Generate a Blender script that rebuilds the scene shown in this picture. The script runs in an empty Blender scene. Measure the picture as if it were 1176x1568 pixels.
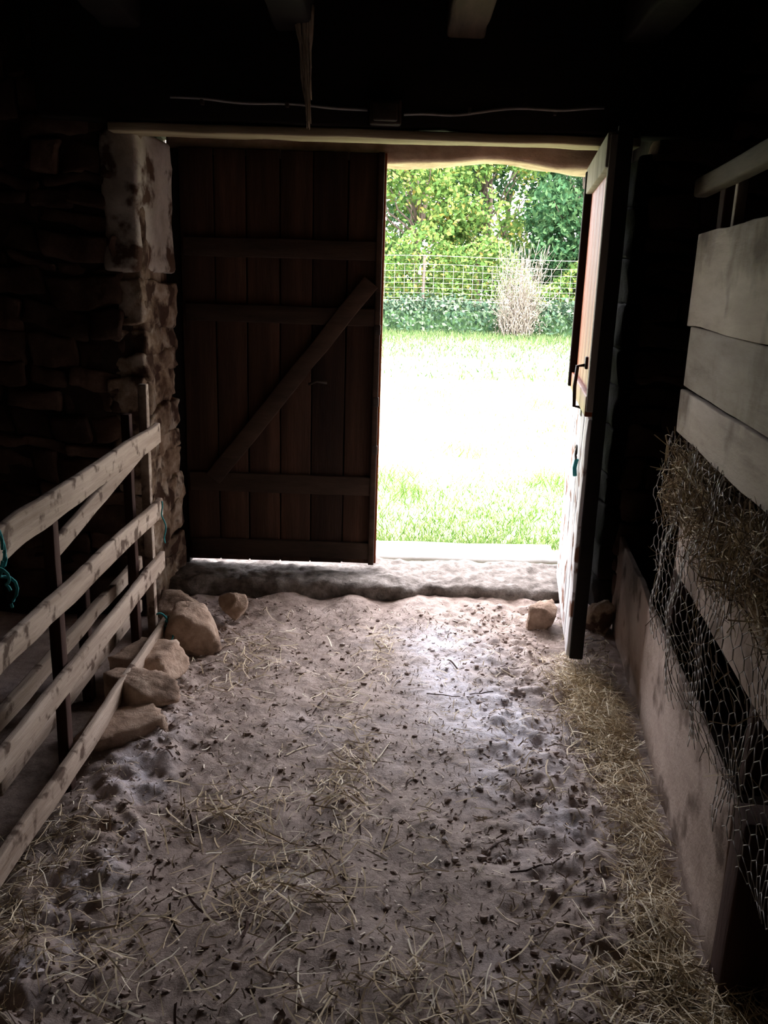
import bpy, math, numpy as np
from mathutils import Matrix, Vector
rng=np.random.default_rng(7)
TAB=rng.uniform(-1,1,(32,32,32))
def n3(P,seed=0.0):
    P=np.asarray(P,float)+seed*7.313
    i=np.floor(P).astype(int); f=P-i; f=f*f*(3-2*f)
    a=i%32; b=(i+1)%32
    x0,y0,z0=a[...,0],a[...,1],a[...,2]; x1,y1,z1=b[...,0],b[...,1],b[...,2]
    fx,fy,fz=f[...,0],f[...,1],f[...,2]
    def L(u,v,t): return u+(v-u)*t
    return L(L(L(TAB[x0,y0,z0],TAB[x1,y0,z0],fx),L(TAB[x0,y1,z0],TAB[x1,y1,z0],fx),fy),
             L(L(TAB[x0,y0,z1],TAB[x1,y0,z1],fx),L(TAB[x0,y1,z1],TAB[x1,y1,z1],fx),fy),fz)
def fbm(P,seed=0.0,o=3):
    r=0;a=1.0;P=np.asarray(P,float)
    for k in range(o):
        r=r+a*n3(P*(2.03**k),seed+k*1.7); a*=.5
    return r/1.75
def sm(a,b,x):
    t=np.clip((x-a)/(b-a),0,1); return t*t*(3-2*t)

# ---------------------------------------------------------------- mesh helpers
def rbox(c,s,b=.004,seg=.2,amp=0,ns=6,rot=None,seed=0,rnd=None,mi=0):
    """rounded, noise-worn box: centre c, size s"""
    h=np.array(s)/2; b=min(b,h.min()*.95)
    ax=[]
    for k in range(3):
        n=max(1,int(math.ceil((2*(h[k]-b))/seg)))
        inner=np.linspace(-h[k]+b,h[k]-b,n+1)
        ax.append(np.concatenate([[-h[k]],inner,[h[k]]]))
    idx={};V=[];F=[]
    def vid(i,j,k):
        key=(i,j,k)
        if key not in idx:
            idx[key]=len(V); V.append((ax[0][i],ax[1][j],ax[2][k]))
        return idx[key]
    N=[len(a)-1 for a in ax]
    for i in range(N[0]):
        for j in range(N[1]):
            F.append((vid(i,j,0),vid(i,j+1,0),vid(i+1,j+1,0),vid(i+1,j,0)))
            k=N[2];F.append((vid(i,j,k),vid(i+1,j,k),vid(i+1,j+1,k),vid(i,j+1,k)))
    for i in range(N[0]):
        for k in range(N[2]):
            F.append((vid(i,0,k),vid(i+1,0,k),vid(i+1,0,k+1),vid(i,0,k+1)))
            j=N[1];F.append((vid(i,j,k),vid(i,j,k+1),vid(i+1,j,k+1),vid(i+1,j,k)))
    for j in range(N[1]):
        for k in range(N[2]):
            F.append((vid(0,j,k),vid(0,j,k+1),vid(0,j+1,k+1),vid(0,j+1,k)))
            i=N[0];F.append((vid(i,j,k),vid(i,j+1,k),vid(i,j+1,k+1),vid(i,j,k+1)))
    V=np.array(V)
    inn=np.clip(V,-(h-b),h-b); d=V-inn; l=np.linalg.norm(d,axis=1,keepdims=True)
    V=inn+np.where(l>1e-9,d/np.maximum(l,1e-9)*b,0)
    if rot is not None: V=V@np.array(rot.to_3x3()).T
    V=V+np.array(c)
    if amp>0:
        V=V+amp*np.stack([fbm(V*ns,seed+1),fbm(V*ns,seed+11),fbm(V*ns,seed+23)],1)
    return (V,F,mi,rng.uniform() if rnd is None else rnd)
def tube(pts,r,n=6,mi=0,rnd=.5,taper=1.0):
    pts=[np.array(p,float) for p in pts]; V=[];F=[]
    m=len(pts)
    for k,p in enumerate(pts):
        t=pts[min(k+1,m-1)]-pts[max(k-1,0)]; t/=np.linalg.norm(t)+1e-9
        a=np.cross(t,[0,0,1.0] if abs(t[2])<.9 else [1.0,0,0]); a/=np.linalg.norm(a); b=np.cross(t,a)
        rr=r*(1+(taper-1)*k/max(1,m-1))
        for q in range(n):
            an=2*math.pi*q/n; V.append(p+rr*(math.cos(an)*a+math.sin(an)*b))
    for k in range(m-1):
        for q in range(n):
            F.append((k*n+q,k*n+(q+1)%n,(k+1)*n+(q+1)%n,(k+1)*n+q))
    F.append(tuple(range(n))[::-1]); F.append(tuple((m-1)*n+q for q in range(n)))
    return (np.array(V),F,mi,rnd)
def xf(part,M):
    V=part[0]; A=np.array(M); V=V@A[:3,:3].T+A[:3,3]
    return (V,)+tuple(part[1:])
def make_obj(name,parts,mats,smooth=True,attrs=None):
    Vs=[];Fs=[];mi=[];rn=[];off=0
    for p in parts:
        V,F,m,r=p; Vs.append(V)
        if isinstance(F,np.ndarray): F=(F+off).tolist()
        else: F=[tuple(i+off for i in f) for f in F]
        Fs+=F; mi+=[m]*len(F); off+=len(V)
        rn.append(np.full(len(V),r) if np.isscalar(r) else r)
    V=np.concatenate(Vs); rn=np.concatenate(rn)
    c=(V.max(0)+V.min(0))/2
    me=bpy.data.meshes.new(name); me.from_pydata((V-c).tolist(),[],Fs)
    me.polygons.foreach_set('material_index',mi)
    me.polygons.foreach_set('use_smooth',[smooth]*len(Fs))
    a=me.attributes.new('rnd','FLOAT','POINT'); a.data.foreach_set('value',rn.astype(np.float32))
    if attrs:
        for k,v in attrs.items():
            a=me.attributes.new(k,'FLOAT','POINT'); a.data.foreach_set('value',np.asarray(v,np.float32))
    for m in mats: me.materials.append(m)
    me.update()
    o=bpy.data.objects.new(name,me); o.location=c; bpy.context.scene.collection.objects.link(o)
    return o
def strands(P,D,L,W,bend=.2,nseg=3,snap=None,mi=0,taper=.4):
    N=len(P); D=D/np.linalg.norm(D,axis=1,keepdims=True)
    R=rng.normal(size=(N,3)); B=np.cross(D,R); B/=np.linalg.norm(B,axis=1,keepdims=True)
    S=np.cross(D,B); t=np.linspace(0,1,nseg+1)[None,:,None]
    L=np.asarray(L).reshape(N,1,1); bd=(rng.normal(size=(N,1,1))*bend)
    pts=P[:,None,:]+D[:,None,:]*L*(t-.5)+B[:,None,:]*L*bd*(4*t*(1-t))
    if snap is not None: pts=snap(pts)
    w=np.asarray(W).reshape(N,1,1)*(1-(1-taper)*t)/2
    if snap is not None:
        S2=np.stack([-D[:,1],D[:,0],rng.normal(size=N)*.5],1); S=S2/np.linalg.norm(S2,axis=1,keepdims=True)
    V=np.stack([pts-S[:,None,:]*w,pts+S[:,None,:]*w],2)
    V=V.reshape(-1,3); base=np.arange(N)[:,None]*(nseg+1)*2; k=np.arange(nseg)[None,:]*2
    a=base+k
    F=np.stack([a,a+1,a+3,a+2],-1).reshape(-1,4)
    r=np.repeat(rng.uniform(size=N),(nseg+1)*2)
    return (V,F,mi,r)
def leaves(C,size,mi=0):
    N=len(C); A=rng.normal(size=(N,3)); A/=np.linalg.norm(A,axis=1,keepdims=True)
    R=rng.normal(size=(N,3)); B=np.cross(A,R); B/=np.linalg.norm(B,axis=1,keepdims=True)
    s=np.asarray(size).reshape(-1,1)*np.ones((N,1))
    V=np.stack([C-A*s*.6,C+B*s*.32,C+A*s*.6,C-B*s*.32],1).reshape(-1,3)
    F=np.arange(N*4).reshape(N,4)
    return (V,F,mi,np.repeat(rng.uniform(size=N),4))
# angular stone: a ball of directions cut back by random planes
def facet(c,s,seed,rz=0,n=30,mi=0,cuts=11,noise=.09):
    r_=np.random.default_rng(seed+100)
    nrm=r_.normal(size=(cuts,3)); nrm/=np.linalg.norm(nrm,axis=1,keepdims=True)
    nrm=np.concatenate([nrm,np.eye(3),-np.eye(3)]); dd_=np.concatenate([r_.uniform(.58,.95,cuts),r_.uniform(.75,.95,6)])
    u=np.linspace(0,2*math.pi,2*n,endpoint=False); v=np.linspace(0,math.pi,n+1)[1:-1]
    D=[(0,0,1.0)]+[(math.sin(b)*math.cos(a),math.sin(b)*math.sin(a),math.cos(b)) for b in v for a in u]+[(0,0,-1.0)]
    D=np.array(D); k=D@nrm.T; q=np.where(k>.05,dd_/np.maximum(k,.05),9)
    q=np.sort(q,axis=1); rad=-np.log(np.exp(-q*26).sum(1))/26
    V=D*rad[:,None]*(1+noise*fbm(D*3,seed)+.6*noise*fbm(D*9,seed+4)+.3*noise*fbm(D*22,seed+6))[:,None]
    V=V*np.array(s)/2*1.12; a=rz; V=V@np.array([[math.cos(a),math.sin(a),0],[-math.sin(a),math.cos(a),0],[0,0,1]])
    m=2*n;F=[];R=n-1
    for j in range(m): F.append((0,1+j,1+(j+1)%m)); F.append((1+R*m,1+(R-1)*m+(j+1)%m,1+(R-1)*m+j))
    for i in range(R-1):
        for j in range(m): F.append((1+i*m+j,1+(i+1)*m+j,1+(i+1)*m+(j+1)%m,1+i*m+(j+1)%m))
    return (V+np.array(c),F,mi,r_.uniform())

# ---------------------------------------------------------------- materials
def ntree(name):
    m=bpy.data.materials.new(name); m.use_nodes=True; nt=m.node_tree
    return m,nt,nt.nodes,nt.links,nt.nodes['Principled BSDF']
def ramp(N,cols):
    r=N.new('ShaderNodeValToRGB'); e=r.color_ramp.elements
    e[0].position=cols[0][0]; e[0].color=(*cols[0][1],1); e[1].position=cols[-1][0]; e[1].color=(*cols[-1][1],1)
    for p,c in cols[1:-1]:
        x=e.new(p); x.color=(*c,1)
    return r
def surf(name,cols,scale=(4,4,4),det=8,dist=0.0,rough=.88,bump=.4,bs=30,bdist=.01,vary=.5,spots=None):
    m,nt,N,L,P=ntree(name)
    tc=N.new('ShaderNodeTexCoord'); mp=N.new('ShaderNodeMapping'); mp.inputs['Scale'].default_value=scale
    at=N.new('ShaderNodeAttribute'); at.attribute_name='rnd'
    add=N.new('ShaderNodeVectorMath'); add.operation='MULTIPLY_ADD'
    L.new(at.outputs['Fac'],add.inputs[0]); add.inputs[1].default_value=(3.1,5.3,7.7); L.new(tc.outputs['Object'],add.inputs[2])
    L.new(add.outputs[0],mp.inputs[0])
    no=N.new('ShaderNodeTexNoise'); no.inputs['Scale'].default_value=1; no.inputs['Detail'].default_value=det; no.inputs['Roughness'].default_value=.65; no.inputs['Distortion'].default_value=dist
    L.new(mp.outputs[0],no.inputs['Vector'])
    r=ramp(N,cols); L.new(no.outputs['Fac'],r.inputs[0])
    hs=N.new('ShaderNodeHueSaturation'); L.new(r.outputs[0],hs.inputs['Color'])
    ma=N.new('ShaderNodeMath'); ma.operation='MULTIPLY_ADD'; L.new(at.outputs['Fac'],ma.inputs[0]); ma.inputs[1].default_value=vary; ma.inputs[2].default_value=1-vary/2
    L.new(ma.outputs[0],hs.inputs['Value'])
    col=hs.outputs[0]
    if spots:
        n2=N.new('ShaderNodeTexNoise'); n2.inputs['Scale'].default_value=spots[0]; n2.inputs['Detail'].default_value=6
        L.new(tc.outputs['Object'],n2.inputs['Vector'])
        r2=ramp(N,[(spots[1],(0,0,0)),(spots[2],(1,1,1))]); L.new(n2.outputs['Fac'],r2.inputs[0])
        mx=N.new('ShaderNodeMixRGB'); L.new(r2.outputs[0],mx.inputs[0]); L.new(col,mx.inputs[1]); mx.inputs[2].default_value=(*spots[3],1); col=mx.outputs[0]
    L.new(col,P.inputs['Base Color']); P.inputs['Roughness'].default_value=rough; P.inputs['Specular IOR Level'].default_value=.2
    nb=N.new('ShaderNodeTexNoise'); nb.inputs['Scale'].default_value=1.0; nb.inputs['Detail'].default_value=8; nb.inputs['Roughness'].default_value=.7
    mb=N.new('ShaderNodeMapping'); k=bs/max(scale); mb.inputs['Scale'].default_value=tuple(s*k for s in scale)
    L.new(add.outputs[0],mb.inputs[0]); L.new(mb.outputs[0],nb.inputs['Vector'])
    bp=N.new('ShaderNodeBump'); bp.inputs['Strength'].default_value=bump; bp.inputs['Distance'].default_value=bdist
    L.new(nb.outputs['Fac'],bp.inputs['Height']); L.new(bp.outputs[0],P.inputs['Normal'])
    return m
def rndmat(name,cols,trans=0.0,rough=.8,tcol=None):
    m,nt,N,L,P=ntree(name)
    at=N.new('ShaderNodeAttribute'); at.attribute_name='rnd'
    r=ramp(N,cols); L.new(at.outputs['Fac'],r.inputs[0])
    L.new(r.outputs[0],P.inputs['Base Color']); P.inputs['Roughness'].default_value=rough; P.inputs['Specular IOR Level'].default_value=.15
    if trans>0:
        t=N.new('ShaderNodeBsdfTranslucent'); L.new(r.outputs[0],t.inputs['Color'])
        mx=N.new('ShaderNodeMixShader'); mx.inputs[0].default_value=trans
        L.new(P.outputs[0],mx.inputs[1]); L.new(t.outputs[0],mx.inputs[2]); L.new(mx.outputs[0],N['Material Output'].inputs[0])
    return m
M_stone=surf('dark_rubble_stone',[(.25,(.026,.015,.010)),(.5,(.080,.046,.032)),(.75,(.155,.10,.070))],(5,5,5),bump=.9,bs=40,vary=.9)
M_mortar=surf('earth_mortar',[(.3,(.018,.012,.008)),(.7,(.05,.032,.023))],(8,8,8),bump=.9)
M_dark=surf('near_black_wall',[(.3,(.006,.0045,.004)),(.7,(.018,.012,.010))],(8,8,8),bump=.9)  # near-black base colour for walls and right jamb
M_lime=surf('limewashed_stone',[(.34,(.11,.062,.038)),(.50,(.34,.25,.175)),(.7,(.68,.60,.50))],(8,8,8),bump=1,bs=35,vary=.5,spots=(8,.50,.58,(.07,.038,.025)))
M_plaster=surf('white_jamb_block',[(.25,(.33,.27,.21)),(.6,(.60,.55,.48))],(7,7,7),bump=.7,bs=50,vary=.1,spots=(6,.51,.58,(.10,.058,.038)))
M_redstone=surf('fieldstone',[(.25,(.13,.085,.06)),(.5,(.40,.285,.21)),(.75,(.62,.49,.385))],(11,11,11),bump=1,bs=45,vary=.3)
M_lintel=surf('sandstone_lintel',[(.3,(.32,.22,.15)),(.7,(.68,.52,.40))],(6,6,9),bump=.8,vary=.2)
M_doorwood=surf('dark_door_boards',[(.25,(.015,.0075,.005)),(.55,(.046,.023,.014)),(.8,(.092,.046,.028))],(14,14,1.2),bump=.6,bs=60,vary=.9)
M_doorledge=surf('door_ledge_wood',[(.25,(.016,.010,.007)),(.7,(.062,.037,.024))],(3,14,14),bump=.5,bs=60,vary=.4)
M_orange=surf('varnished_orange_wood',[(.25,(.12,.022,.004)),(.7,(.27,.062,.010))],(14,14,1.2),rough=.5,bump=.2,bs=60,vary=.3)
M_white=surf('weathered_whitish_boards',[(.25,(.36,.32,.29)),(.5,(.70,.69,.69)),(.8,(.84,.84,.86))],(12,12,1.5),bump=.5,bs=50,vary=.2,spots=(9,.56,.62,(.20,.10,.065)))
M_darkwood=surf('dark_old_timber',[(.25,(.005,.004,.0035)),(.7,(.018,.013,.010))],(2,9,9),bump=.5,bs=40,vary=.4)
M_ceil=surf('near_black_boards',[(.25,(.004,.0035,.003)),(.7,(.012,.009,.008))],(9,1.5,9),bump=.5,bs=40,vary=.6)  # near-black base colour for the ceiling boards
M_joist=surf('joist_timber',[(.25,(.035,.025,.017)),(.7,(.11,.082,.056))],(12,2,12),bump=.5,bs=40,vary=.1)
M_pale=surf('pale_batten',[(.25,(.20,.145,.085)),(.7,(.44,.37,.25))],(1.5,14,14),bump=.3,bs=60,vary=.2)
M_rail=surf('fence_rail_wood',[(.25,(.23,.165,.12)),(.55,(.46,.37,.295)),(.8,(.63,.545,.46))],(16,1.5,16),bump=.7,bs=60,vary=.25,spots=(14,.56,.64,(.12,.08,.058)))
M_board=surf('weathered_grey_board',[(.2,(.15,.115,.088)),(.45,(.37,.31,.255)),(.8,(.53,.475,.41))],(9,9,1.2)[::-1] if False else (9,1.2,9),bump=.7,bs=50,vary=.5,spots=(3,.52,.66,(.14,.098,.07)))
M_greyb=surf('grey_door_stile',[(.2,(.10,.08,.065)),(.5,(.22,.19,.165)),(.8,(.34,.31,.28))],(9,9,1.2),bump=.5,bs=50,vary=.2)
M_ply=surf('grubby_plywood',[(.2,(.17,.118,.09)),(.5,(.41,.32,.265)),(.8,(.57,.475,.41))],(3,2.5,4),bump=.5,bs=50,vary=.1,spots=(5,.53,.62,(.15,.105,.08)))
M_post=surf('redbrown_post',[(.25,(.024,.010,.007)),(.7,(.07,.034,.024))],(12,12,2),bump=.4,bs=40,vary=.3)
M_concrete=surf('cobbled_concrete',[(.28,(.075,.062,.052)),(.55,(.24,.21,.185)),(.8,(.46,.43,.40))],(22,22,22),bump=1,bs=70,vary=.1)
M_slab=surf('pale_doorstep',[(.3,(.45,.43,.40)),(.7,(.65,.63,.6))],(8,8,8),bump=.4,vary=.1)
M_render=surf('barn_render',[(.3,(.35,.3,.25)),(.7,(.5,.45,.4))],(3,3,3),bump=.4,vary=.1)
M_cable=surf('grey_cable',[(.3,(.20,.19,.18)),(.7,(.32,.31,.29))],(10,10,10),bump=.1,vary=.1,rough=.5)
M_iron=surf('rusty_iron',[(.3,(.02,.015,.012)),(.7,(.055,.04,.03))],(30,30,30),bump=.3,rough=.6,vary=.2)
M_wire=surf('galvanised_wire',[(.3,(.38,.36,.33)),(.7,(.56,.54,.51))],(30,30,30),bump=.1,rough=.5,vary=.3)
M_twine=surf('turquoise_twine',[(.3,(.03,.22,.24)),(.7,(.08,.42,.42))],(60,60,60),bump=.3,vary=.2)
M_web=surf('dusty_cobweb',[(.3,(.22,.17,.12)),(.7,(.44,.37,.28))],(20,20,20),bump=.3,vary=.2)
M_straw=rndmat('straw',[(0,(.22,.155,.095)),(.3,(.52,.41,.26)),(.7,(.80,.69,.49)),(1,(.95,.89,.74))])
M_hay=rndmat('hay',[(0,(.10,.07,.042)),(.4,(.30,.225,.14)),(.8,(.54,.44,.29)),(1,(.76,.67,.5))])
M_chaff=rndmat('chaff',[(0,(.16,.115,.09)),(.5,(.38,.31,.245)),(1,(.76,.68,.58))])
M_clod=rndmat('soil_clod',[(0,(.16,.115,.095)),(.6,(.40,.32,.28)),(1,(.82,.79,.82))])
M_grassb=rndmat('grass_blades',[(0,(.06,.15,.022)),(.5,(.12,.235,.045)),(.85,(.22,.30,.085)),(1,(.36,.36,.16))],trans=.3)
M_tall=rndmat('tall_grass',[(0,(.025,.055,.016)),(.5,(.055,.10,.032)),(1,(.14,.16,.075))],trans=.2)
M_leafA=rndmat('leaf_yellowgreen',[(0,(.035,.08,.018)),(.5,(.075,.145,.032)),(.9,(.15,.205,.05)),(1,(.31,.23,.06))],trans=.35)
M_leafB=rndmat('leaf_green',[(0,(.009,.032,.012)),(.5,(.025,.072,.028)),(1,(.065,.125,.048))],trans=.3)
M_ivy=rndmat('ivy_leaf',[(0,(.014,.036,.02)),(.5,(.038,.068,.042)),(1,(.11,.155,.095))],trans=.1)
M_twig=rndmat('pale_dead_stems',[(0,(.08,.068,.055)),(1,(.23,.20,.17))])
M_bark=surf('bark',[(.3,(.04,.032,.025)),(.7,(.12,.09,.07))],(8,8,2),bump=.6)
M_field=surf('sunlit_meadow',[(.3,(.22,.29,.13)),(.5,(.34,.38,.21)),(.75,(.48,.47,.31))],(2.2,2.2,2.2),det=10,bump=.6,bs=20,bdist=.05,vary=0)

# ---------------------------------------------------------------- floor
def hgt(x,y):
    P=np.stack([x,y,0*x],-1)
    rough=.5+.8*np.maximum(np.exp(-((x+.78)/.18)**2),np.exp(-((x-.60)/.24)**2))
    z=.018*n3(P*1.7,1)+.012*n3(P*4.5,2)+.011*rough*n3(P*11,3)+.009*rough*n3(P*24,4)+.006*rough*n3(P*52,5)
    crumb=np.maximum(np.exp(-((x+.80)/.13)**2)*(1-sm(2.7,3.1,y)),.65*np.exp(-((x-.55-.1*n3(P*2,8))/.18)**2)*sm(1.6,2.2,y)*(1-sm(3.5,3.9,y)))
    z=z+crumb*(.02+.026*np.abs(n3(P*9,6))+.020*n3(P*26,7))
    z=z-.05*sm(-.93,-1.1,x)+.045*sm(3.8,4.12,y)*(.5+.7*n3(P*6,9))
    z=z-.035*np.exp(-(((x+.80)/.06)**2+((y-1.93)/.12)**2))
    return z
xs=np.concatenate([np.linspace(-2.7,-1.5,14)[:-1],np.arange(-1.5,1.45,.01),np.linspace(1.45,2.5,12)[1:]])
ys=np.concatenate([np.linspace(-2.6,.7,20)[:-1],np.arange(.7,4.36,.01)])
X,Y=np.meshgrid(xs,ys,indexing='xy'); Z=hgt(X,Y)
nx,ny=len(xs),len(ys)
V=np.stack([X,Y,Z],-1).reshape(-1,3)
ii=(np.arange(ny-1)[:,None]*nx+np.arange(nx-1)[None,:]).reshape(-1)
F=np.stack([ii,ii+1,ii+1+nx,ii+nx],-1)
x,y=V[:,0],V[:,1]
def chalk_sheen_f(x,y):
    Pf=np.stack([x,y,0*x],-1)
    return np.clip(1.5*np.exp(-((x-.36-.20*(3.1-y))/.20)**2)*sm(1.8,3.0,y)*(1-sm(3.5,3.9,y))*(.75+1.1*fbm(Pf*5,31))  # wet-floor sheen towards the door, painted in as a pale patch
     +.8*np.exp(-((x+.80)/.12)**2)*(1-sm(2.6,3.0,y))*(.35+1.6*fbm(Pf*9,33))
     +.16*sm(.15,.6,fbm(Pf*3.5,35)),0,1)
chalk_sheen=chalk_sheen_f(x,y)
m,nt,N,L,Pn=ntree('trodden_earth'); M_floor=m
tc=N.new('ShaderNodeTexCoord')
a1=N.new('ShaderNodeTexNoise'); a1.inputs['Scale'].default_value=6; a1.inputs['Detail'].default_value=12; a1.inputs['Roughness'].default_value=.78
L.new(tc.outputs['Object'],a1.inputs['Vector'])
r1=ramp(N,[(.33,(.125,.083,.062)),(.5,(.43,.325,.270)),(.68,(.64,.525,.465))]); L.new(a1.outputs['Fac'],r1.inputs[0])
at=N.new('ShaderNodeAttribute'); at.attribute_name='chalk_sheen'
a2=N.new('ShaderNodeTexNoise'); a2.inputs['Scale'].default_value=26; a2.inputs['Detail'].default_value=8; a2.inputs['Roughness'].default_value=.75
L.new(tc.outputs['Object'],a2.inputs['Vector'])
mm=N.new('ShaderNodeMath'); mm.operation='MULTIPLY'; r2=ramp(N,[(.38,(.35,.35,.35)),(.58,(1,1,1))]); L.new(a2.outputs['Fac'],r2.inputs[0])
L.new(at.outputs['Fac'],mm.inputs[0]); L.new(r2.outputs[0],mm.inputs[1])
mx=N.new('ShaderNodeMixRGB'); L.new(mm.outputs[0],mx.inputs[0]); L.new(r1.outputs[0],mx.inputs[1]); mx.inputs[2].default_value=(.88,.85,.94,1)  # pale violet colours the chalky crumbs and the painted door sheen
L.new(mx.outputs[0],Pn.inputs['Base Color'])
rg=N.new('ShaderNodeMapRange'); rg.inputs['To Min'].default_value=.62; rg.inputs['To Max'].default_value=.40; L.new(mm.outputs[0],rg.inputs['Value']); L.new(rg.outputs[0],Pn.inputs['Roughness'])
Pn.inputs['Specular IOR Level'].default_value=.5
bp=N.new('ShaderNodeBump'); bp.inputs['Strength'].default_value=.9; bp.inputs['Distance'].default_value=.012
a3=N.new('ShaderNodeTexNoise'); a3.inputs['Scale'].default_value=50; a3.inputs['Detail'].default_value=8; a3.inputs['Roughness'].default_value=.75
L.new(tc.outputs['Object'],a3.inputs['Vector']); L.new(a3.outputs['Fac'],bp.inputs['Height']); L.new(bp.outputs[0],Pn.inputs['Normal'])
make_obj('floor',[(V,F,0,0.5)],[M_floor],attrs={'chalk_sheen':chalk_sheen})
n=6500; x=rng.uniform(-1.0,.8,n); y=rng.uniform(.8,4.05,n)
k=rng.uniform(size=n)<np.clip(.22+.8*np.exp(-((x+.80)/.16)**2)+.6*np.exp(-((x-.58)/.20)**2),0,1); x=x[k];y=y[k];n=len(x)
g=(1+5**.5)/2
ico=np.array([(-1,g,0),(1,g,0),(-1,-g,0),(1,-g,0),(0,-1,g),(0,1,g),(0,-1,-g),(0,1,-g),(g,0,-1),(g,0,1),(-g,0,-1),(-g,0,1)])/1.9
icf=np.array([(0,11,5),(0,5,1),(0,1,7),(0,7,10),(0,10,11),(1,5,9),(5,11,4),(11,10,2),(10,7,6),(7,1,8),(3,9,4),(3,4,2),(3,2,6),(3,6,8),(3,8,9),(4,9,5),(2,4,11),(6,2,10),(8,6,7),(9,8,1)])
sz=.003+.008*rng.uniform(size=n)**2.5
Vc=ico[None]*(1+.3*rng.normal(size=(n,12,1)))*sz[:,None,None]*np.array([1.2,1.0,.7])+np.stack([x,y,hgt(x,y)+sz*.2],1)[:,None,:]
Fc=(icf[None]+np.arange(n)[:,None,None]*12).reshape(-1,3)
rv=np.clip(rng.uniform(.15,.8,n)+.45*chalk_sheen_f(x,y),0,1)
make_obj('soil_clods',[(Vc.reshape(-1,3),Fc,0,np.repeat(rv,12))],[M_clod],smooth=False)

# ---------------------------------------------------------------- stone wall builder
def stones_xz(x0,x1,z0,z1,yf,dep=.12,lo=.05,hi=.17,seed=0):
    out=[];z=z0;k=0
    while z<z1-.03:
        hh=min(rng.uniform(lo,hi),z1-z); xx=x0-rng.uniform(0,.1)
        while xx<x1-.02:
            w=min(rng.uniform(.12,.45),x1-xx)
            if xx+w>x0+.03:
                a=max(xx,x0); w2=xx+w-a
                if w2>.03:
                    pr=rng.uniform(-.01,.028); h2=hh*rng.uniform(.85,1.1)
                    p=rbox((a+w2/2,yf+dep/2-pr,z+hh/2+rng.uniform(-.012,.012)),(w2*rng.uniform(.93,1.0),dep,h2-.004),b=min(.014,hh*.25,w2*.25),seg=.04,amp=.032,ns=10,
                        rot=Matrix.Rotation(rng.normal()*.09,4,'Y'),seed=k)
                    V=p[0]; V[:,2]+=.045*n3(V*np.array([1.6,0,1.2]),77); V[:,0]+=.03*n3(V*np.array([2,0,2.5]),78)
                    V[:,0]=np.clip(V[:,0],x0-.02,x1+.03)
                    out.append(p)
            xx+=w;k+=1
        z+=hh
    return out
core=[rbox((-1.93,4.285,1.35),(1.56,.65,3.1),b=.01,seg=.08,amp=.02,ns=6,mi=1),
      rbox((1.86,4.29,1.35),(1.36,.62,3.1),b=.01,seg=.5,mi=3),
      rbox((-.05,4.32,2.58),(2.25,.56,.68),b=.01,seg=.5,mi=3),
      rbox((-1.93,4.62,1.35),(1.56,.06,3.1),b=.005,seg=.5,mi=2),
      rbox((1.80,4.62,1.35),(1.5,.06,3.1),b=.005,seg=.5,mi=2)]
core+=stones_xz(-2.68,-1.20,0,2.75,3.95)+stones_xz(1.12,2.5,0,2.75,3.95)
make_obj('wall_front',core,[M_stone,M_mortar,M_render,M_dark])
q=[rbox((-1.185,4.17,1.1),(.17,.42,2.19),b=.02,seg=.05,amp=.02,ns=7,rnd=.1)];z=.02
hs=[.19,.10,.15,.13,.16,.09,.14,.17,.09,.12,.20]
for k,h in enumerate(hs):
    if z+h>1.60: h=1.60-z
    if h<.03: break
    off=rng.uniform(-.02,.025)
    q.append(rbox((-1.165+off*.5,4.15+rng.uniform(-.01,.02),z+h/2),(.165,.42,h+.010),b=.012,seg=.03,amp=.030,ns=12,rot=Matrix.Rotation(-.12+rng.normal()*.04,4,'Z')@Matrix.Rotation(rng.normal()*.06,4,'X'),seed=k+50)); z+=h
q.append(rbox((-1.165,4.15,1.895),(.165,.44,.59),b=.02,seg=.035,amp=.022,ns=7,rot=Matrix.Rotation(-.12,4,'Z'),seed=80,mi=1))
make_obj('door_jamb_stones',q,[M_lime,M_plaster])
q=[];z=.0
for k,h in enumerate([.22,.17,.2,.15,.22,.2,.17,.2,.2,.22,.2]):
    if z>2.1:break
    q.append(rbox((1.13,4.18,z+h/2),(.15,.42,h+.004),b=.016,seg=.05,amp=.022,ns=9,seed=k+90)); z+=h
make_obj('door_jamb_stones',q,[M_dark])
make_obj('wall_left',[rbox((-2.78,1.0,1.35),(.2,7.2,3.1),b=.01,seg=.1,amp=.03,ns=5,mi=0)],[M_stone])
make_obj('wall_right',[rbox((2.6,1.0,1.35),(.2,7.2,3.1),b=.01,seg=.2,amp=.03,ns=5,mi=0)],[M_dark])
make_obj('wall_back',[rbox((-.1,-2.7,1.35),(5.5,.2,3.1),b=.01,seg=.2,amp=.03,ns=5,mi=0)],[M_stone])
cp=[]; xx=-2.85
while xx<2.7:
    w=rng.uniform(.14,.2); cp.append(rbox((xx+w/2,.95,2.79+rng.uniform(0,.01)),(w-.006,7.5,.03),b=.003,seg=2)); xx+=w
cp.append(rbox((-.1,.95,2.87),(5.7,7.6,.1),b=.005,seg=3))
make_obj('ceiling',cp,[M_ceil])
for jx in (-1.85,-1.12,-.42,.27,.97,1.7):
    make_obj('ceiling_joist',[rbox((jx,.65,2.665),(.15,6.4,.235),b=.015,seg=.12,amp=.022,ns=4,seed=jx)],[M_joist if jx==.27 else M_darkwood])  # lit joist gets paler timber; shade on the others is put into their colour
make_obj('lintel_beam',[rbox((-.05,3.92,2.50),(2.9,.13,.58),b=.012,seg=.12,amp=.012,ns=4)],[M_darkwood])
make_obj('trim_1',[rbox((-.09,3.92,2.187),(2.22,.13,.036),b=.006,seg=.08,amp=.006,ns=6)],[M_pale])
p=rbox((-.03,4.52,2.225),(2.14,.20,.17),b=.02,seg=.04,amp=.022,ns=4,seed=3)
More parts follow.
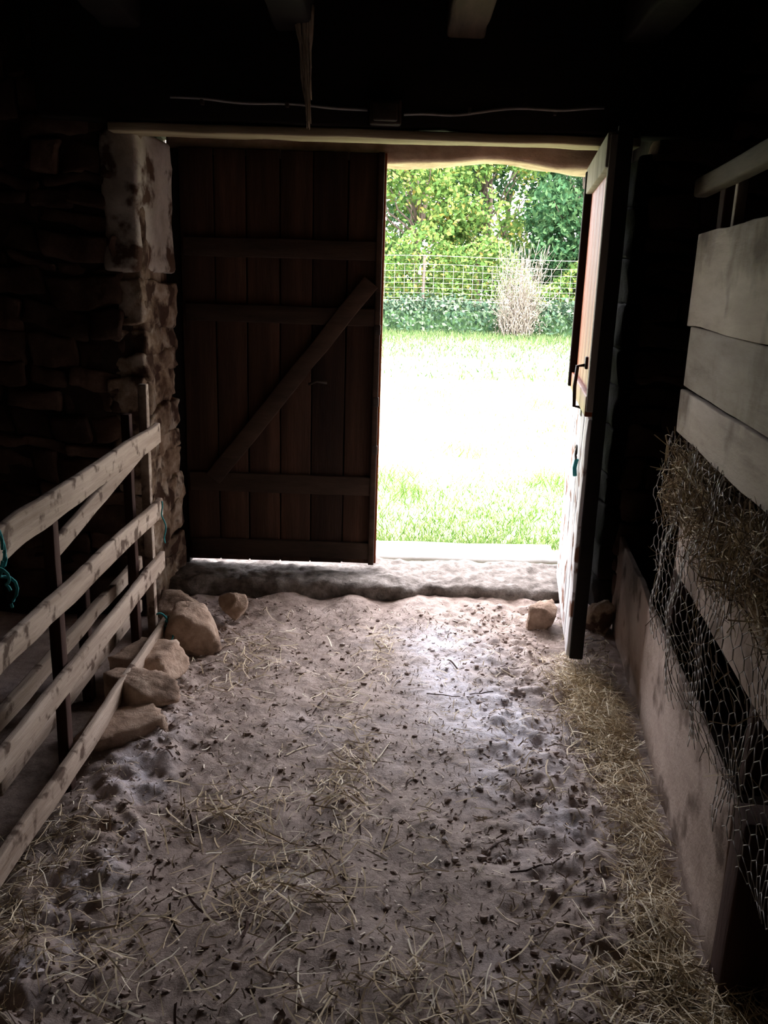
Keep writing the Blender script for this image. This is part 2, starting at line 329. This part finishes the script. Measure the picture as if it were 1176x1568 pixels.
V=p[0]; V[:,2]+=np.where(V[:,2]<2.24,.035*np.exp(-((V[:,0]-.5)/.28)**2),0)
make_obj('stone_lintel',[p],[M_lintel])

# ---------------------------------------------------------------- sill
s1=[rbox((-.05,4.37,.025),(2.12,.45,.14),b=.03,seg=.016,amp=.018,ns=6,seed=5)]
V=s1[0][0]; fr=1-sm(4.2,4.35,V[:,1]); V[:,1]+=fr*(.06*n3(V*np.array([3,0,0]),91)+.025*n3(V*np.array([9,9,9]),92)+.012*n3(V*30,93)); V[:,2]+=.012*n3(V*14,94)+.007*n3(V*34,95)
make_obj('door_sill',s1,[M_concrete])
make_obj('doorstep',[rbox((-.0,4.78,.03),(2.0,.30,.14),b=.02,seg=.1,amp=.01)],[M_slab])

# ---------------------------------------------------------------- doors
d=[]; x0=-1.04; ws_=[.17,.155,.165,.16,.17,.165]
for k,w in enumerate(ws_):
    d.append(rbox((x0+w/2,4.405+rng.uniform(-.003,.003),1.155),(w-.006,.03,2.06),b=.004,seg=.12,amp=.003,ns=3,seed=k)); x0+=w
d.append(rbox((-.555,4.432,1.155),(.985,.02,2.07),b=.003,seg=.5,rnd=.0))
for zc,hh in ((.20,.09),(.555,.10),(1.42,.085),(1.735,.09)):
    d.append(rbox((-.545,4.38,zc),(.95,.024,hh),b=.005,seg=.1,amp=.005,ns=4,mi=1))
bl=math.hypot(.80,1.02)
d.append(rbox((-.50,4.373,1.08),(bl,.03,.085),b=.005,seg=.1,amp=.006,mi=1,rnd=1.0,rot=Matrix.Rotation(-math.atan2(1.02,.80),4,'Y')))
d.append(rbox((-.063,4.39,1.155),(.03,.055,2.06),b=.004,seg=.15,mi=1,rnd=.7))
d.append(rbox((-.044,4.42,1.155),(.014,.05,2.06),b=.003,seg=.15,mi=2,rnd=.7))
for zz in (.75,1.0,1.36): d.append(rbox((-.06,4.37,zz),(.03,.02,.05),b=.004,mi=3))
d.append(tube([(-.40,4.36,1.08),(-.36,4.345,1.10),(-.31,4.36,1.09)],.008,mi=3))
make_obj('door_1',d,[M_doorwood,M_doorledge,M_orange,M_iron])
T=Matrix.Translation((.955,4.36,0))@Matrix.Rotation(math.radians(-98.3),4,'Z')
d=[]
for k in range(6):
    u=.087+k*.174
    d.append(rbox((u,0,1.62),(.168,.03,1.02),b=.004,seg=.12,amp=.002,mi=0))
    d.append(rbox((u,-.004,.60),(.170,.034,1.00),b=.004,seg=.06,amp=.005,ns=8,mi=1,seed=k))
d.append(rbox((.52,-.028,2.08),(1.04,.03,.12),b=.004,seg=.1,mi=5,rnd=.4))
d.append(rbox((1.03,-.018,1.63),(.05,.03,1.0),b=.004,seg=.1,mi=5,rnd=.6))
d.append(rbox((.52,-.024,1.15),(1.04,.025,.08),b=.004,seg=.1,mi=0,rnd=.2))
d.append(rbox((.05,-.03,1.62),(.05,.04,1.0),b=.004,seg=.1,mi=2,rnd=.2))
d.append(rbox((1.035,.02,1.13),(.05,.055,2.07),b=.006,seg=.15,mi=2,amp=.004))
for zc in (.25,1.0,1.3,1.95): d.append(rbox((.5,.03,zc),(1.0,.03,.1),b=.005,seg=.15,mi=2))
for s0,s1_ in (((.12,.03,.3),(.95,.03,.95)),((.12,.03,1.35),(.95,.03,1.9))):
    L_=math.hypot(s1_[0]-s0[0],s1_[2]-s0[2]); d.append(rbox(((s0[0]+s1_[0])/2,.03,(s0[2]+s1_[2])/2),(L_,.03,.09),b=.005,mi=2,rot=Matrix.Rotation(-math.atan2(s1_[2]-s0[2],s1_[0]-s0[0]),4,'Y')))
d.append(tube([(.70,-.02,1.10),(.70,-.055,1.105),(.70,-.06,1.19),(.70,-.055,1.275),(.70,-.02,1.28)],.008,n=8,mi=3))
d.append(rbox((.70,-.02,1.29),(.05,.012,.05),b=.003,mi=3)); d.append(rbox((.70,-.02,1.09),(.05,.012,.05),b=.003,mi=3))
ring=[(.78+.03*math.cos(a),-.035,.92+.03*math.sin(a)) for a in np.linspace(0,2*math.pi,13)]
d.append(tube(ring,.004,mi=3)); d.append(tube([(.78,-.03,.89),(.77,-.035,.85),(.79,-.032,.82)],.009,mi=4))
d=[xf(p,T) for p in d]
make_obj('door_2',d,[M_orange,M_white,M_darkwood,M_iron,M_twine,M_greyb])
make_obj('trim_2',[rbox((1.0,4.44,1.13),(.05,.06,2.06),b=.006,seg=.2,mi=1),rbox((-1.085,4.44,1.13),(.09,.07,2.1),b=.006,seg=.2,mi=1)],[M_orange,M_darkwood])

# ---------------------------------------------------------------- right partition
ang=-math.atan(.137); dd=np.array([math.sin(-ang),math.cos(ang),0]); rr=np.array([math.cos(ang),-math.sin(-ang),0])
B0=np.array([.59,0,0])
def W(t,off,z): return B0+dd*t+rr*off+np.array([0,0,z])
RZ=Matrix.Rotation(ang,4,'Z')
def wb(t0,t1,z0,z1,off,th,mi=0,amp=.003,b=.004,rnd=None,tilt=0,seg=.1):
    R=RZ@Matrix.Rotation(tilt,4,'X')
    return rbox(W((t0+t1)/2,off,(z0+z1)/2),(th,t1-t0,z1-z0),b=b,seg=seg,amp=amp,ns=4,rot=R,mi=mi,rnd=rnd,seed=z0*9)
p=[wb(.95,2.96,1.485,1.775,.012,.024,rnd=.95,amp=.008),wb(.95,2.93,1.282,1.478,.016,.024,rnd=.22,tilt=.006,amp=.006),wb(.95,2.95,1.13,1.276,.012,.024,rnd=.75,amp=.008),
   wb(1.76,4.1,-.02,.455,.012,.022,mi=1,amp=.008),
   wb(1.66,1.755,-.03,.47,.05,.10,mi=2,b=.008),
   wb(2.86,2.93,-.02,1.98,.08,.07,mi=2,b=.008),wb(1.0,1.08,-.02,2.2,.09,.08,mi=2,b=.008),
   wb(1.86,1.90,.42,1.2,.07,.05,mi=2,b=.006),
   wb(.95,3.15,1.905,1.965,.03,.05,mi=3,b=.01,rnd=.9),
   wb(2.70,2.735,1.7,1.93,.06,.03,mi=4,b=.004,rnd=.8),
   wb(1.1,4.0,.44,.48,.32,.04,mi=2)]
p.append(wb(1.1,2.88,.66,.97,.045,.015,mi=1,rnd=.9,amp=.006))
make_obj('wooden_partition',p,[M_board,M_ply,M_post,M_joist,M_board,M_darkwood])
def ws(t,z):
    zz=(1.14-z)/.75
    bul=.050*math.sin(min(1,max(0,zz))*math.pi)*(.7+.3*math.sin(t*5+z*4))+.012*math.sin(t*17+z*9)+.006*math.sin(z*31+t*8)
    sag=.03*math.sin(t*3.1)*zz
    return W(t+.012*math.sin(z*13+t*5),-.012-bul,z+sag)
wp=[];cw=.050;ch=.043
def bot(t): return .40+.05*math.sin(t*7)+.03*math.sin(t*19+1)+(.10 if t<1.80 else 0)
nt_=int((2.95-1.3)/cw);nz=int((1.14-.28)/ch)
for j in range(nz):
    for i in range(nt_):
        t=1.3+i*cw+(cw/2 if j%2 else 0); z=1.14-j*ch
        if z<bot(t): continue
        a=ws(t,z); c1=ws(t,z-ch*.55); l=ws(t-cw/2,z-ch); r_=ws(t+cw/2,z-ch)
        wp.append(tube([a,c1],.0017,n=4)); wp.append(tube([c1,l],.0012,n=4))
        if rng.uniform()<.97: wp.append(tube([c1,r_],.0012,n=4))
make_obj('chicken_wire',wp,[M_wire])
n=8000; t=rng.uniform(1.15,2.86,n); z=.885+.215*rng.beta(1.3,1.4,n)+.03*np.sin(t*5)+.02*np.sin(t*11); off=rng.uniform(-.045,.10,n)
P=B0+dd*t[:,None]+rr*off[:,None]+np.array([0,0,1])*z[:,None]
D=rng.normal(size=(n,3))*np.array([.22,1,.6]); hay=[strands(P,D,rng.uniform(.04,.14,n),rng.uniform(.002,.0045,n),.12,mi=0)]
n=160; t=rng.uniform(1.3,2.88,n); z=rng.uniform(.5,.95,n); P=B0+dd*t[:,None]+rr*rng.uniform(-.06,-.02,n)[:,None]+np.array([0,0,1])*z[:,None]
D=rng.normal(size=(n,3))*np.array([.3,.5,1]); hay.append(strands(P,D,rng.uniform(.05,.14,n),rng.uniform(.0015,.003,n),.15))
make_obj('rack_hay',hay,[M_hay])

# ---------------------------------------------------------------- left fence
f=[]
for k,(zc,x_) in enumerate(((.945,-.950),(.655,-.952),(.395,-.950),(.125,-.945))):
    f.append(rbox((x_,2.28,zc),(.024,2.5,.076 if k else .086),b=.005,seg=.06,amp=.010,ns=3.5,seed=k*3,rot=Matrix.Rotation((.012,-.008,.006,-.01)[k],4,'X')))
f+= [rbox((-.982,3.44,.56),(.035,.04,1.22),b=.004,seg=.1,amp=.004,mi=0,rnd=.1),rbox((-1.03,3.36,.52),(.035,.045,1.08),b=.004,seg=.1,amp=.004,mi=1),
     rbox((-.982,2.42,.47),(.035,.045,1.0),b=.004,seg=.1,amp=.004,mi=1,rnd=.8),rbox((-.982,1.25,.47),(.035,.045,1.0),b=.004,seg=.1,amp=.004,mi=1)]
f.append(rbox((-.982,2.90,.855),(.02,.98,.06),b=.004,seg=.1,amp=.004,rot=Matrix.Rotation(.13,4,'X')))
f+= [rbox((-1.12,3.0,.315),(.03,1.5,.06),b=.006,seg=.1,amp=.008),rbox((-1.13,3.0,.10),(.03,1.5,.06),b=.006,seg=.1,amp=.006),rbox((-1.15,3.1,.2),(.04,.05,.5),b=.006,mi=1)]
make_obj('wooden_fence',f,[M_rail,M_post])
tw=[]
def wig(p0,p1,amp,n=14,s=1):
    P=[];
    for k in range(n+1):
        t=k/n; P.append(np.array(p0)*(1-t)+np.array(p1)*t+amp*np.array([math.sin(t*9+s),math.cos(t*7+s*2),.5*math.sin(t*11+s)])*math.sin(t*math.pi))
    return P
tw.append(tube(wig((-.93,2.00,.93),(-.925,2.01,.78),.02,s=1),.004)); tw.append(tube(wig((-.93,1.96,.93),(-.93,2.02,.82),.02,s=3),.004))
tw.append(tube([(-.945+.022*math.cos(a),1.98+.012*math.sin(a*1.3),.94+.055*math.sin(a)) for a in np.linspace(0,12,40)],.004))
make_obj('baling_twine',tw,[M_twine])
tw=[tube(wig((-.93,3.46,.17),(-.90,3.38,.06),.03,s=2),.004),tube([(-.95+.035*math.cos(a),3.44,.13+.06*math.sin(a)) for a in np.linspace(0,12,40)],.004),tube(wig((-.93,3.47,.68),(-.92,3.46,.5),.01,s=2),.003)]
make_obj('baling_twine',tw,[M_twine])

# ---------------------------------------------------------------- stones on floor
def rock(c,s,seed,rz=0,mat=None): make_obj('fieldstone',[facet(c,s,seed,rz)],[mat or M_redstone])
rock((-.84,3.50,.095),(.28,.22,.23),1,.5)
rock((-.70,3.84,.07),(.14,.13,.14),2,.2)
rock((-.93,3.22,.06),(.28,.24,.17),3,-.3)
rock((-.88,2.90,.08),(.30,.22,.16),14,.25)
rock((-.93,2.72,.03),(.30,.22,.15),5,.7)
rock((-.95,3.80,.07),(.22,.2,.15),6,.1)
rock((.77,3.86,.055),(.15,.13,.15),17,.1)
rock((1.05,3.84,.07),(.16,.15,.20),8,.4,M_lime)

# ---------------------------------------------------------------- straw on floor
def snapf(base):
    def s(p):
        z=hgt(p[...,0],p[...,1]); t=np.linspace(0,1,p.shape[1])[None,:]
        q=p.copy(); lift=base[:,None]*(1+0*t)+ .012*rng.uniform(-.2,1,size=(p.shape[0],1))*t
        q[...,2]=z+lift; return q
    return s
def floor_straw(n,xf_,yf_,Lr,Wr,dens=None,base=(.002,.012)):
    x=xf_(n);y=yf_(n)
    if dens is not None:
        k=rng.uniform(size=n)<dens(x,y); x=x[k];y=y[k]
    lim=.59+.137*y-.04; x=np.where((y>1.7)&(x>lim),lim-rng.uniform(0,.15,len(x)),x)
    n=len(x); an=rng.uniform(0,2*math.pi,n)
    P=np.stack([x,y,0*x],1); D=np.stack([np.cos(an),np.sin(an),0*x],1)
    return strands(P,D,rng.uniform(*Lr,n)*rng.uniform(.5,1,n),rng.uniform(*Wr,n),.12,nseg=4,snap=snapf(rng.uniform(*base,n)),taper=.7)
def dens(x,y):
    P=np.stack([x,y,0*x],-1); c=sm(0,.5,fbm(P*3.2,41))
    wr=np.exp(-(((.59+.137*y)-x-.05)/.16)**2)
    fg=1-sm(1.6,3.2,y)
    return np.clip(.05+.50*c*(.3+.7*fg)+.5*wr+.06*fg,0,1)
U=lambda a,b:(lambda n:rng.uniform(a,b,n))
st=[floor_straw(9500,U(-1.0,1.1),U(.75,3.95),(.02,.09),(.0022,.005),dens),
    floor_straw(420,U(-.95,.95),U(.75,3.6),(.08,.26),(.0035,.007),dens),
    floor_straw(1200,lambda n:rng.normal(.84,.06,n),U(1.7,3.5),(.04,.14),(.0018,.0035),None,(.005,.05)),
    floor_straw(2000,lambda n:rng.uniform(.55,1.3,n),U(.8,1.75),(.04,.18),(.0018,.004),None,(.003,.04)),
    floor_straw(900,lambda n:rng.normal(-.95,.12,n),U(1.0,2.2),(.04,.16),(.0018,.0035),None,(.003,.03))]
for (cx,cy,sx,sy,n) in ((-.25,1.95,.10,.14,240),(-.08,2.5,.05,.20,170),(-.15,3.1,.1,.2,60),(-.55,3.4,.09,.18,130),(-.45,2.3,.10,.08,130),(.25,1.6,.2,.08,200),(-.1,1.3,.25,.10,240),(.83,2.95,.06,.22,600),(.8,1.55,.15,.2,600),(-.62,1.7,.08,.15,90),(.02,3.55,.02,.14,50)):
    st.append(floor_straw(n,lambda n,cx=cx,sx=sx:rng.normal(cx,sx,n),lambda n,cy=cy,sy=sy:rng.normal(cy,sy,n),(.04,.18),(.0025,.0055),None,(.002,.025)))
make_obj('scattered_straw',st,[M_straw])
st=[floor_straw(32,U(-.8,.8),U(.9,3.4),(.08,.20),(.005,.009),None,(.002,.006))]
make_obj('dark_twigs',st,[M_post])
st=[floor_straw(9000,U(-1.0,1.1),U(.75,4.0),(.008,.03),(.002,.006),None,(.001,.003))]
make_obj('chaff_litter',st,[M_chaff])
hp=[]
for (cx,cy,sx,sy,h,n) in ((.85,3.0,.08,.24,.11,1300),(.82,2.35,.05,.3,.05,400),(.86,1.45,.13,.2,.09,1300),(-.98,1.5,.10,.35,.05,500)):
    x=rng.normal(cx,sx,n);y=rng.normal(cy,sy,n); g=np.exp(-((x-cx)/sx)**2/2-((y-cy)/sy)**2/2)
    lim=.59+.137*y-.05; x=np.where((y>1.7)&(x>lim),lim-rng.uniform(0,.12,n),x)
    z=hgt(x,y)+.006+rng.uniform(0,1,n)*h*g
    D=rng.normal(size=(n,3))*np.array([.8,1,.2]); hp.append(strands(np.stack([x,y,z],1),D,rng.uniform(.04,.14,n),rng.uniform(.0015,.003,n),.15))
make_obj('loose_hay_heap',hp,[M_straw])

# ---------------------------------------------------------------- cable, box, cobweb
cb=[tube(wig((-.93,3.835,2.30),(-.12,3.84,2.275),.012,n=20),.006,n=8),tube(wig((.03,3.84,2.262),(.85,3.835,2.31),.02,n=20,s=2),.006,n=8)]
cb.append(rbox((-.045,3.83,2.265),(.13,.05,.10),b=.01,mi=1,seg=.05)); cb.append(rbox((-.045,3.80,2.265),(.10,.02,.075),b=.008,mi=1,seg=.05))
for xx in (-.8,-.45,.3,.65): cb.append(rbox((xx,3.838,2.285),(.015,.025,.022),b=.003,mi=1))
make_obj('electric_cable',cb,[M_cable,M_iron])
cw_=[]
for k in range(34):
    a=np.array([-.37+rng.normal()*.02,3.72+rng.normal()*.012,2.62]); e=np.array([-.355+rng.normal()*.007,3.76+rng.normal()*.008,2.17+abs(rng.normal()*.14)])
    cw_.append(tube(wig(a,e,.005,n=10,s=k*.2),.0055,n=5,taper=.35,rnd=rng.uniform()))
make_obj('hanging_cobweb',cw_,[M_web])

# ---------------------------------------------------------------- outside
gx=np.linspace(-45,50,60); gy=np.concatenate([np.arange(4.6,12,.25),np.linspace(12,80,50)])
X,Y=np.meshgrid(gx,gy); Z=.06+.05*fbm(np.stack([X,Y,0*X],-1)*.4,61)*sm(5,9,Y)
V=np.stack([X,Y,Z],-1).reshape(-1,3); nx=len(gx); ny=len(gy)
ii=(np.arange(ny-1)[:,None]*nx+np.arange(nx-1)[None,:]).reshape(-1); F=np.stack([ii,ii+1,ii+1+nx,ii+nx],-1)
make_obj('meadow_ground',[(V,F,0,.5)],[M_field])
n=30000; y=4.95+10*rng.uniform(size=n)**1.6; x=rng.uniform(-1.5,1,n)+rng.uniform(0,.35,n)*y
hh=rng.uniform(.02,.06,n)*(1+2.6*sm(.1,.5,fbm(np.stack([x,y,0*x],-1)*1.5,70)))
D=np.stack([rng.normal(size=n)*.5,rng.normal(size=n)*.5,np.ones(n)],1)
make_obj('grass_blades',[strands(np.stack([x,y,.06+hh*.45],1),D,hh*1.2,rng.uniform(.004,.009,n),.2,nseg=2,taper=.1)],[M_grassb])
n=24000; y=26.2-12*rng.uniform(size=n)**2.0; x=rng.uniform(-6,12,n)
hh=rng.uniform(.05,.22,n)*(.5+.5*sm(15,24,y)); D=np.stack([rng.normal(size=n)*.4,rng.normal(size=n)*.4,np.ones(n)],1)
make_obj('tall_grass_verge',[strands(np.stack([x,y,.06+hh*.45],1),D,hh*1.2,rng.uniform(.015,.035,n),.2,nseg=2,taper=.1)],[M_tall])
n=14000; x=rng.uniform(-9,16,n); a=rng.uniform(0,math.pi,n); rr_=1+.15*rng.normal(size=n)
C=np.stack([x,26.6-.45*np.cos(a)*rr_*1.0,.08+.85*np.abs(np.sin(a))**.6*rr_*(1+.12*np.sin(x*1.3))],1)
make_obj('ivy_hedge',[leaves(C,rng.uniform(.08,.17,n)),rbox((3.5,26.6,.4),(25,.5,.7),b=.1,seg=.4,amp=.06,mi=1)],[M_ivy,M_leafB])
fp=[]
for k in range(9):
    px=-8+k*3.0; fp.append(rbox((px,27.4,1.15),(.09,.09,2.5),b=.02,seg=.4,mi=1))
for z in (.95,1.1,1.25,1.4,1.55,1.7,1.9,2.1,2.35): fp.append(tube([(x_,27.33,z+.02*math.sin(x_)) for x_ in np.linspace(-8,16,25)],.004 if z<2.3 else .007,n=4))
fp.append(tube([(x_,27.30,1.02+.02*math.sin(x_*.7)) for x_ in np.linspace(-8,16,25)],.022,n=6))
for xx in np.arange(-8,16,.3): fp.append(tube([(xx,27.33,.1),(xx,27.33,2.1)],.003,n=4))
make_obj('wire_fence',fp,[M_cable,M_bark])
sp=[]
for k in range(160):
    a=rng.uniform(0,2*math.pi); r0=abs(rng.normal())*.3; H=rng.uniform(1.1,2.8)*(1 if rng.uniform()<.5 else .65)
    b=np.array([3.75+r0*math.cos(a),25.8+.5*r0*math.sin(a),.05]); e=b+np.array([rng.normal()*.4,rng.normal()*.25,H])
    pts=wig(b,e,.09,n=6,s=k); sp.append(tube(pts,.011,n=4,taper=.3,rnd=rng.uniform()))
    for q in range(4):
        m_=pts[rng.integers(2,6)]; sp.append(tube([m_,m_+np.array([rng.normal()*.2,rng.normal()*.15,rng.uniform(.05,.35)])],.007,n=3,taper=.3,rnd=rng.uniform()))
n=1500; C=np.stack([3.75+rng.normal(size=n)*.38,25.8+rng.normal(size=n)*.3,rng.uniform(.2,2.3,n)],1); sp.append(leaves(C,.05))
make_obj('dead_shrub',sp,[M_twig])
def tree(cx,cy,H,R,nl,mat,lo=.8,seed=0,ls=.17):
    ps=[tube(wig((cx,cy,-.1),(cx+.3,cy,H*.8),.15,n=8,s=seed),.16,n=8,taper=.3,mi=1)]
    cl=[]
    for k in range(46):
        a=rng.uniform(0,2*math.pi); zz=lo+(H-lo)*rng.uniform()**.9; rad=R*math.sqrt(max(.08,1-((zz-H*.5)/(H*.56))**2))*rng.uniform(.3,1)
        c=np.array([cx+rad*math.cos(a),cy+rad*math.sin(a),zz]); cl.append(c)
        if k%2==0: ps.append(tube(wig((cx,cy,max(.4,zz*.6)),c,.12,n=5,s=k),.045,n=5,taper=.25,mi=1))
    cl=np.array(cl); pick=rng.integers(0,len(cl),nl); G=rng.normal(size=(nl,3)); G/=np.linalg.norm(G,axis=1,keepdims=True)
    C=cl[pick]+G*(rng.uniform(.3,1,nl)**.5)[:,None]*rng.uniform(.5,.95,len(cl))[pick][:,None]
    C=C[C[:,2]>.1]
    ps.append(leaves(C,rng.uniform(ls*.6,ls*1.3,len(C))))
    make_obj('tree',ps,[mat,M_bark])
tree(.8,31,7.5,2.4,11000,M_leafA,.4,1)
tree(3.2,33,8.0,2.6,11000,M_leafA,.4,2)
tree(6.4,30.5,8.0,2.3,16000,M_leafB,.9,3)
tree(-3.2,32,7,2.6,8000,M_leafB,.4,4)
tree(10.5,32,8,2.8,9000,M_leafA,.4,5)
tree(4.6,37,9.5,3.2,10000,M_leafB,.5,6,.22)
tree(-.8,37,8.0,3.2,8000,M_leafB,.5,7,.22)
tree(8.0,37,8.5,3.2,8000,M_leafB,.5,8,.22)
n=30000; x=rng.uniform(-9,16,n); z=rng.uniform(0,1,n)**.8*(2.5+.6*np.sin(x*.9)+.4*np.sin(x*2.3)); y=28.6+rng.normal(size=n)*.45
make_obj('bramble_thicket',[leaves(np.stack([x,y,z+.05],1),rng.uniform(.08,.18,n))],[M_leafA])

# ---------------------------------------------------------------- light
w=bpy.data.worlds.new('World'); bpy.context.scene.world=w; w.use_nodes=True
bg=w.node_tree.nodes['Background']; bg.inputs[0].default_value=(.96,.93,1.0,1); bg.inputs[1].default_value=15
s=bpy.data.lights.new('sun','SUN'); s.energy=28; s.angle=math.radians(6); s.color=(1,.95,.90)
so=bpy.data.objects.new('sun',s); bpy.context.scene.collection.objects.link(so)
dirv=Vector((-.35,1.0,-1.45)); so.rotation_euler=dirv.to_track_quat('-Z','Y').to_euler(); so.location=(0,-5,12)
pl=bpy.data.lights.new('doorway_portal','AREA'); pl.shape='RECTANGLE'; pl.size=1.05; pl.size_y=2.05; pl.cycles.is_portal=True
po=bpy.data.objects.new('doorway_portal',pl); bpy.context.scene.collection.objects.link(po); po.location=(.46,4.7,1.15)
po.rotation_euler=Vector((0,-1,0)).to_track_quat('-Z','Z').to_euler()

# ---------------------------------------------------------------- camera
th=math.radians(15.1); ph=math.radians(1.8)
fw=Vector((0,math.cos(th),-math.sin(th))); u0=Vector((0,math.sin(th),math.cos(th))); r0=Vector((1,0,0))
R=math.cos(ph)*r0+math.sin(ph)*u0; U_=-math.sin(ph)*r0+math.cos(ph)*u0
cam=bpy.data.cameras.new('camera'); co=bpy.data.objects.new('camera',cam); bpy.context.scene.collection.objects.link(co)
Mx=Matrix((( R.x,U_.x,-fw.x,0),(R.y,U_.y,-fw.y,0),(R.z,U_.z,-fw.z,1.6),(0,0,0,1)))
co.matrix_world=Mx
cam.sensor_fit='VERTICAL'; cam.sensor_height=36; cam.lens=30.17; cam.clip_start=.05; cam.clip_end=300
bpy.context.scene.camera=co
bpy.context.scene.view_settings.view_transform='Standard'
bpy.context.scene.view_settings.look='None'
